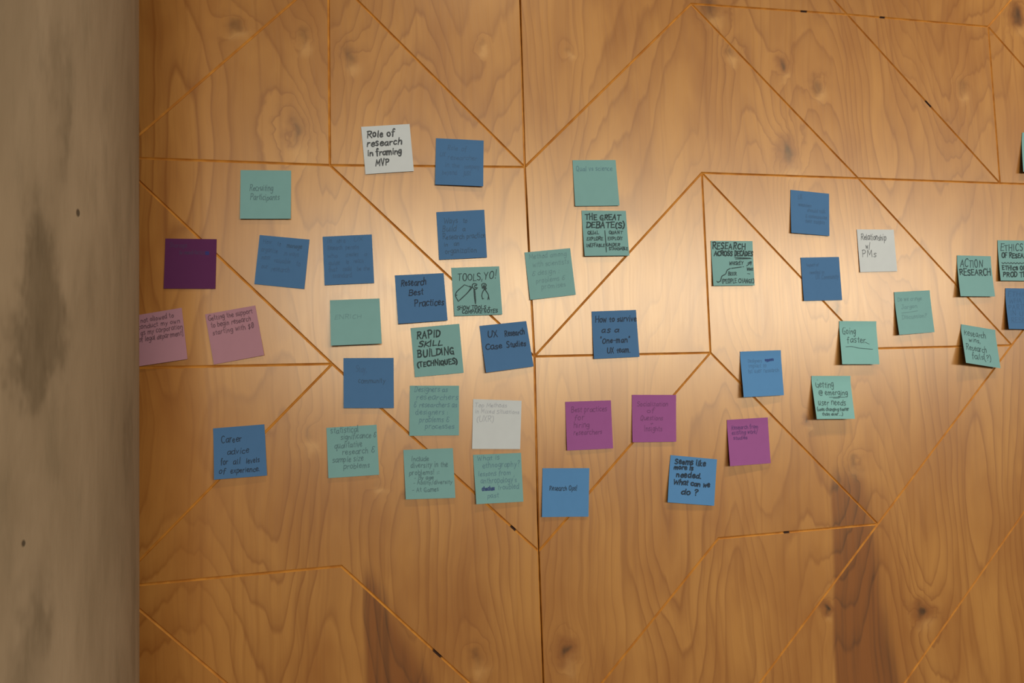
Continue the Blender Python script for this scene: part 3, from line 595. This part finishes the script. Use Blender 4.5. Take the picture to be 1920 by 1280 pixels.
 ('blue', ((0.7669,1.8075),(0.8412,1.8022),(0.8361,1.7273),(0.7615,1.7319)), 3, 1, 1.3, 'blue sticky note uppermost on the right-hand panel, with faint writing',
  [('UX', 0.19, 0.3, 0.19, 0.1, 'p'), ('researchers', 0.19, 0.53, 0.36, 0.08, 'p'), ('should talk', 0.42, 0.9, 0.47, 0.09, 'p'), ('& communicate', 0.38, 0.94, 0.61, 0.08, 'p'), ('their insights', 0.37, 0.88, 0.73, 0.09, 'p')], []),
 ('blue', ((0.7786,1.6894),(0.8530,1.6909),(0.8534,1.6153),(0.7788,1.6144)), 2, 1, 1.3, 'blue sticky note straight above the Going faster note, covering a diagonal groove',
  [('Impact of', 0.14, 0.45, 0.2, 0.07, 'p'), ('needed in', 0.2, 0.58, 0.38, 0.08, 'p'), ('UX Community', 0.35, 0.95, 0.5, 0.1, 'p')], []),
 ('gray', ((0.8917,1.7398),(0.9661,1.7401),(0.9669,1.6655),(0.8923,1.6639)), 1, 1, 1.3, 'pale grey sticky note reading Relationship w/ PMs',
  [('Relationship', 0.09, 0.77, 0.25, 0.15, 'n'), ('w/', 0.2, 0.33, 0.45, 0.13, 'n'), ('PMs', 0.09, 0.46, 0.65, 0.15, 'n')], []),
 ('teal', ((1.0947,1.6947),(1.1668,1.6933),(1.1643,1.6185),(1.0878,1.6193)), 8, 5, 1.3, 'teal sticky note reading ACTION RESEARCH',
  [('ACTION', 0.08, 0.74, 0.28, 0.18, 'k'), ('RESEARCH', 0.05, 0.95, 0.48, 0.15, 'M')], []),
 ('teal', ((1.1844,1.7230),(1.2595,1.7229),(1.2550,1.6468),(1.1791,1.6476)), 5, 4, 1.3, "teal sticky note reading ETHICS OF RESEARCH, cut by the photo's right edge",
  [('ETHICS', 0.07, 0.73, 0.26, 0.16, 'k'), ('OF RESEARCH', 0.09, 1.0, 0.43, 0.11, 'M'), ('ETHICS OF', 0.08, 0.76, 0.73, 0.09, 'M'), ('PROD TEAM', 0.08, 1.0, 0.9, 0.11, 'M')], [('s', ((0.08, 0.5529999999999999), (0.125, 0.577), (0.16999999999999998, 0.5529999999999999), (0.21500000000000002, 0.577), (0.26, 0.5529999999999999), (0.305, 0.577), (0.35000000000000003, 0.5529999999999999), (0.395, 0.577), (0.44, 0.5529999999999999), (0.485, 0.577), (0.5299999999999999, 0.5529999999999999), (0.575, 0.577), (0.62, 0.5529999999999999), (0.6649999999999999, 0.577), (0.71, 0.5529999999999999), (0.7549999999999999, 0.577), (0.7999999999999999, 0.5529999999999999), (0.845, 0.577)))]),
 ('blue', ((1.1935,1.6343),(1.2666,1.6330),(1.2614,1.5567),(1.1858,1.5587)), 8, 5, 1.3, 'blue sticky note with faint capitals at the right edge, below the ETHICS note',
  [('ETHICAL', 0.07, 0.9, 0.2, 0.13, 'p'), ('WHAT DO', 0.09, 0.9, 0.36, 0.12, 'p'), ('PARTNERS', 0.07, 0.95, 0.52, 0.12, 'p'), ('IN USER', 0.1, 0.85, 0.67, 0.12, 'p'), ('RESEARCH', 0.1, 0.97, 0.84, 0.13, 'p')], []),
 ('teal', ((0.9587,1.6286),(1.0319,1.6313),(1.0332,1.5562),(0.9574,1.5524)), 7, 3, 1.3, 'teal sticky note with faint writing between the ACTION RESEARCH and Going faster notes',
  [('Do we cringe', 0.08, 0.75, 0.22, 0.09, 'p'), ('Jargon', 0.16, 0.6, 0.4, 0.09, 'p'), ('Discussion?', 0.14, 0.83, 0.64, 0.1, 'p')], [('f', ((0.15, 0.5), (0.35, 0.49), (0.6, 0.47)))]),
 ('teal', ((1.0930,1.5695),(1.1648,1.5579),(1.1615,1.4881),(1.0812,1.4999)), 16, 8, 1.0, 'teal sticky note reading Research wins, Research fails(?), lifted off the wall',
  [('Research', 0.07, 0.7, 0.27, 0.15, 'n'), ('wins,', 0.18, 0.52, 0.42, 0.11, 'n'), ('Research', 0.07, 0.66, 0.65, 0.15, 'n'), ('fails(?)', 0.2, 0.76, 0.85, 0.15, 'n')], []),
 ('mint', ((0.8460,1.5790),(0.9191,1.5774),(0.9123,1.5022),(0.8391,1.5042)), 10, 9, 1.0, 'teal sticky note reading Going faster, underlined',
  [('Going', 0.07, 0.43, 0.3, 0.15, 'n'), ('faster', 0.18, 0.68, 0.5, 0.14, 'n')], [('t', ((0.13, 0.6), (0.3, 0.595), (0.5, 0.63), (0.85, 0.655))), ('t', ((0.66, 0.49), (0.77, 0.535)))]),
 ('mint', ((0.7862,1.4860),(0.8614,1.4837),(0.8547,1.4109),(0.7817,1.4137)), 14, 13, 1.0, 'teal sticky note reading Getting @ emerging user needs',
  [('Getting', 0.08, 0.55, 0.27, 0.15, 'n'), ('@ emerging', 0.14, 0.89, 0.45, 0.13, 'n'), ('user needs', 0.09, 0.8, 0.68, 0.14, 'n'), ('(uses changing faster', 0.04, 0.87, 0.81, 0.075, 'n'), ('than ever...)', 0.15, 0.7, 0.92, 0.075, 'n')], [('t', ((0.4, 0.5), (0.82, 0.5))), ('t', ((0.5, 0.52), (0.66, 0.52)))]),
 ('sky', ((0.6558,1.5306),(0.7311,1.5312),(0.7290,1.4554),(0.6529,1.4549)), 9, 5, 1.0, 'blue sticky note with a dark blue scribbled-out word, above a magenta note',
  [('Designers', 0.18, 0.52, 0.25, 0.08, 'p'), ('impact to', 0.18, 0.62, 0.36, 0.08, 'p'), ('1st user research', 0.16, 0.92, 0.48, 0.09, 'p'), ('mm', 0.6, 0.79, 0.225, 0.06, 'B'), ('wm', 0.61, 0.8, 0.23, 0.05, 'B')], [('d', ((0.6, 0.21), (0.8, 0.18), (0.62, 0.23), (0.81, 0.2), (0.64, 0.25), (0.78, 0.2)))]),
 ('magenta', ((0.6257,1.4183),(0.7001,1.4193),(0.6985,1.3438),(0.6227,1.3436)), 8, 4, 1.0, 'magenta sticky note reading Research from existing work/studies',
  [('Research from', 0.1, 0.75, 0.22, 0.09, 'v'), ('existing work/', 0.1, 0.73, 0.33, 0.09, 'v'), ('studies', 0.13, 0.47, 0.44, 0.08, 'v')], []),
 ('teal', ((1.2574,1.9280),(1.3299,1.9304),(1.3225,1.8521),(1.2437,1.8502)), 8, 6, 1.3, "sliver of a teal sticky note at the photo's right edge, highest on that side",
  [], []),
]
def build_note(spec, idx):
    col, cor, ll, lr, pw, label, lines, draws = spec
    rng = random.Random(100 + idx)
    tl, tr, br, bl = [Vector(q) for q in cor]
    ctr = (tl + tr + br + bl) / 4
    cup = rng.uniform(-0.0006, 0.0006)
    def surf(u, v, off=0.0):
        p = (tl * (1 - u) + tr * u) * (1 - v) + (bl * (1 - u) + br * u) * v
        t = max(0.0, (v - 0.13) / 0.87)
        lift = (ll * (1 - u) + lr * u) / 1000.0 * t ** pw + cup * math.sin(math.pi * u) * t
        return Vector((p.x - ctr.x, -0.0006 - max(lift, 0.0) - off, p.y - ctr.y))
    NU, NV = 8, 12
    th = 0.00025
    front = [surf(i / NU, j / NV, th) for j in range(NV + 1) for i in range(NU + 1)]
    back = [surf(i / NU, j / NV, 0.0) for j in range(NV + 1) for i in range(NU + 1)]
    V = front + back; n1 = len(front); W = NU + 1
    Fc = []
    for j in range(NV):
        for i in range(NU):
            a = j * W + i
            Fc.append((a, a + W, a + W + 1, a + 1))
            Fc.append((n1 + a, n1 + a + 1, n1 + a + W + 1, n1 + a + W))
    rim = [i for i in range(W)] + [j * W + NU for j in range(1, NV + 1)] + [NV * W + i for i in range(NU - 1, -1, -1)] + [j * W for j in range(NV - 1, 0, -1)]
    r0 = len(V); nr = len(rim)
    V = V + [V[a] for a in rim] + [V[n1 + a] for a in rim]
    for k in range(nr): Fc.append((r0 + k, r0 + (k + 1) % nr, r0 + nr + (k + 1) % nr, r0 + nr + k))
    note = bpy.data.objects.new('sticky_note', None)
    note.empty_display_size = 0.03
    COL.objects.link(note)
    note.location = (ctr.x, 0.0, ctr.y)
    sheet = mesh_obj('paper_sheet', V, Fc, paper[col], note)
    for p in sheet.data.polygons[:2 * NU * NV]: p.use_smooth = True
    tag(note, label, 'sticky note', 'sticky notes on the plywood wall')
    # handwriting: one ribbon mesh for each written line, one for the drawing
    items = []
    for (text, u0, u1, vb, cap, ink) in lines:
        nm = 'scribble' if ink == 'B' else 'written_line'
        if nm == 'scribble' and items and items[-1][0] == 'scribble': items[-1][2].extend(layout(text, u0, u1, vb, cap, rng))
        else: items.append((nm, ink, layout(text, u0, u1, vb, cap, rng)))
    art = {}
    for d in draws:
        if d[0] == 'b':
            _, u, v, r = d
            items.append(('scribble', 'B', [[(u - r, v - r + 2 * r * k / 6), (u + r, v - r + 2 * r * k / 6)] for k in range(7)]))
        else:
            art.setdefault(d[0], []).append(catmull(list(d[1]), 4) if d[0] != 'd' else list(d[1]))
    for ink, st in art.items(): items.append(({'s': 'drawing', 'd': 'scribble'}.get(ink, 'underline'), ink, st))
    for nm, ink, strokes in items:
        hw = INKS[ink][0] / 2 / 0.0755
        # a pen stroke is cut at its sharp corners so that the ribbon keeps its width
        runs = []
        for st in strokes:
            cur = [st[0]]
            for k in range(1, len(st)):
                cur.append(st[k])
                if k + 1 < len(st):
                    p, q, r = Vector(st[k - 1]), Vector(st[k]), Vector(st[k + 1])
                    if (q - p).length > 1e-6 and (r - q).length > 1e-6 and (q - p).angle(r - q) > 0.9:
                        runs.append(cur); cur = [st[k]]
            runs.append(cur)
        V, Fc = [], []
        for si, st in enumerate(runs):
            st = [q for k, q in enumerate(st) if k == 0 or math.hypot(q[0] - st[k-1][0], q[1] - st[k-1][1]) > 1e-4]
            if len(st) < 2: continue
            # subdivide long runs so that the ink follows the curl of the paper
            pts = [st[0]]
            for a, b in zip(st, st[1:]):
                m = max(1, int(math.hypot(b[0] - a[0], b[1] - a[1]) / 0.09))
                pts += [(a[0] + (b[0] - a[0]) * k / m, a[1] + (b[1] - a[1]) * k / m) for k in range(1, m + 1)]
            off = th + 0.00012 + (si % 3) * 0.00002
            ring = []
            for k, (u, v) in enumerate(pts):
                a, b = pts[max(k - 1, 0)], pts[min(k + 1, len(pts) - 1)]
                t = Vector((b[0] - a[0], b[1] - a[1]))
                t = t.normalized() if t.length > 1e-6 else Vector((1, 0))
                e = hw * (0.8 if k == 0 else -0.8 if k == len(pts) - 1 else 0.0)
                w = hw * (0.75 if k in (0, len(pts) - 1) else 1.0) * rng.uniform(0.9, 1.1)
                u2, v2 = u - t.x * e, v - t.y * e
                ring.append((len(V), len(V) + 1))
                V.append(surf(u2 + t.y * w, v2 - t.x * w, off)); V.append(surf(u2 - t.y * w, v2 + t.x * w, off))
            for (a, b), (c, d) in zip(ring, ring[1:]): Fc.append((a, b, d, c))
        if Fc: mesh_obj(nm, V, Fc, ink_mat(col, ink), note)
    return note

for k, spec in enumerate(NOTES): build_note(spec, k)
bpy.context.view_layer.update()
